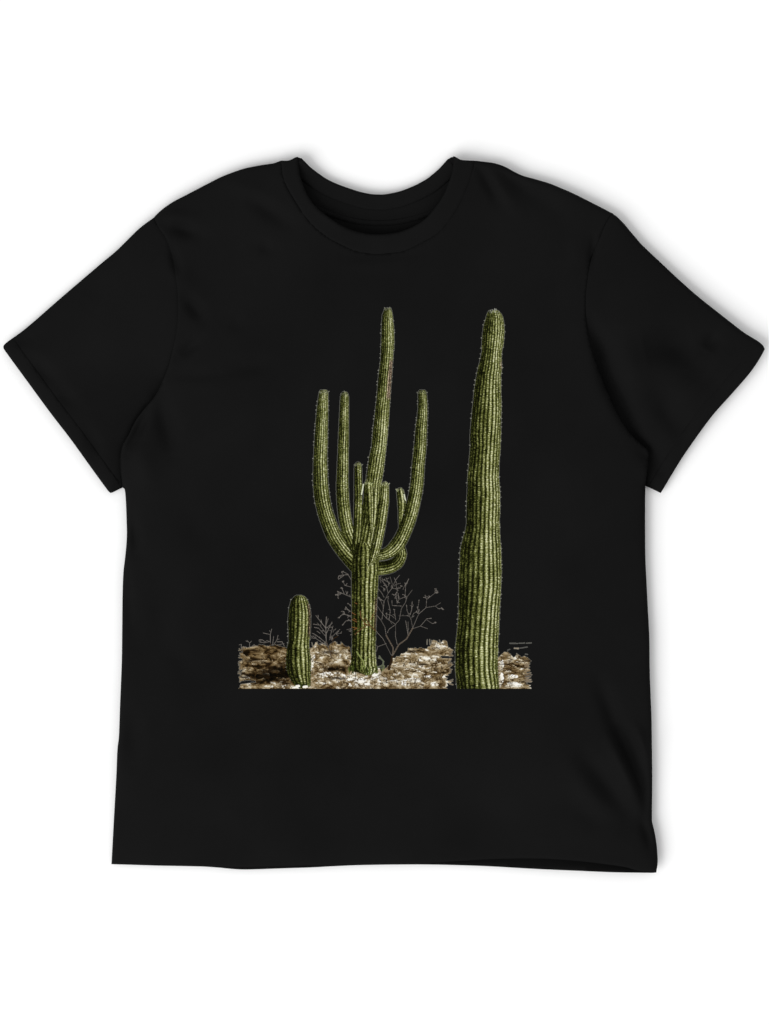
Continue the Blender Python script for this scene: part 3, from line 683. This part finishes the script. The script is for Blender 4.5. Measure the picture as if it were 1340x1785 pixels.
# --- the thin grey outline round the whole print
full = lab > 0
def shift(a, dj, di):
    r = np.zeros_like(a); h, w = a.shape
    r[max(0, dj):h+min(0, dj), max(0, di):w+min(0, di)] = a[max(0, -dj):h+min(0, -dj), max(0, -di):w+min(0, -di)]; return r
solid = np.isin(lab, [BIG, BRANCHED, SMALL, GROUND])
for it in range(1):
    for dj, di in ((1, 0), (-1, 0), (0, 1), (0, -1)):
        nb_ = shift(np.where(solid, lab, 0), dj, di); k = (lab == 0) & (nb_ > 0)
        lab[k] = nb_[k]; col[k] = (112, 112, 106)

# ink cells become small faces lying on the cloth
def build_print(lb, name, label):
    jj, ii = np.where(lab == lb)
    if len(jj) == 0: return
    # corner grid
    used = {}
    keys = np.concatenate([jj*(W_+1)+ii, jj*(W_+1)+ii+1, (jj+1)*(W_+1)+ii+1, (jj+1)*(W_+1)+ii])
    uk, inv = np.unique(keys, return_inverse=True); n_ = len(jj)
    cj = uk//(W_+1); ci_ = uk % (W_+1)
    px_ = X0+ci_/R; py_ = Y0+cj/R
    z = zfront_fast(px_, py_)+0.00022
    co_ = np.stack([wx(px_), wy(py_), z], 1)
    fi = np.stack([inv[:n_], inv[3*n_:4*n_], inv[2*n_:3*n_], inv[n_:2*n_]], 1)
    me = bpy.data.meshes.new(name)
    me.vertices.add(len(uk)); me.vertices.foreach_set('co', co_.astype(np.float32).ravel())
    me.loops.add(4*n_); me.loops.foreach_set('vertex_index', fi.astype(np.int32).ravel())
    me.polygons.add(n_); me.polygons.foreach_set('loop_start', np.arange(0, 4*n_, 4, dtype=np.int32))
    me.polygons.foreach_set('loop_total', np.full(n_, 4, dtype=np.int32))
    me.update(calc_edges=True)
    c = col[jj, ii]/255.0
    lin = np.where(c <= .04045, c/12.92, ((c+.055)/1.055)**2.4)/PRINT_E
    lin = np.clip(lin, 0, .95)
    at = me.color_attributes.new('ink', 'FLOAT_COLOR', 'CORNER')
    at.data.foreach_set('color', np.repeat(np.concatenate([lin, np.ones((n_, 1))], 1), 4, axis=0).astype(np.float32).ravel())
    o = link(name, me, M_ink, front)
    if label: o['label'] = label
    return o
# cloth height sampled on a grid and read back with bilinear interpolation
GX = np.arange(X0-6, X1+12, 4.0); GY = np.arange(Y0-6, Y1+12, 4.0)
mx, my = np.meshgrid(GX, GY); ZG = zfront(mx.ravel(), my.ravel()).reshape(mx.shape)
def zfront_fast(x, y):
    u = (x-GX[0])/4.0; v = (y-GY[0])/4.0; i = np.floor(u).astype(int); j = np.floor(v).astype(int); fu = u-i; fv = v-j
    return ZG[j, i]*(1-fu)*(1-fv)+ZG[j, i+1]*fu*(1-fv)+ZG[j+1, i]*(1-fu)*fv+ZG[j+1, i+1]*fu*fv
build_print(GROUND, 'printed_ground', 'printed strip of brown rocky desert ground')
build_print(SH_R, 'printed_shrub', 'printed bare branching shrub behind the many-armed cactus')
build_print(SH_M, 'printed_shrub', 'printed small leafless shrub between the two left cacti')
build_print(SH_L, 'printed_shrub', 'printed low dry twigs at the far left of the ground strip')
build_print(BIG, 'printed_cactus', 'printed tall unbranched column cactus at right')
build_print(BRANCHED, 'printed_cactus', 'printed many-armed cactus in the middle')
build_print(SMALL, 'printed_cactus', 'printed short stubby cactus at left')
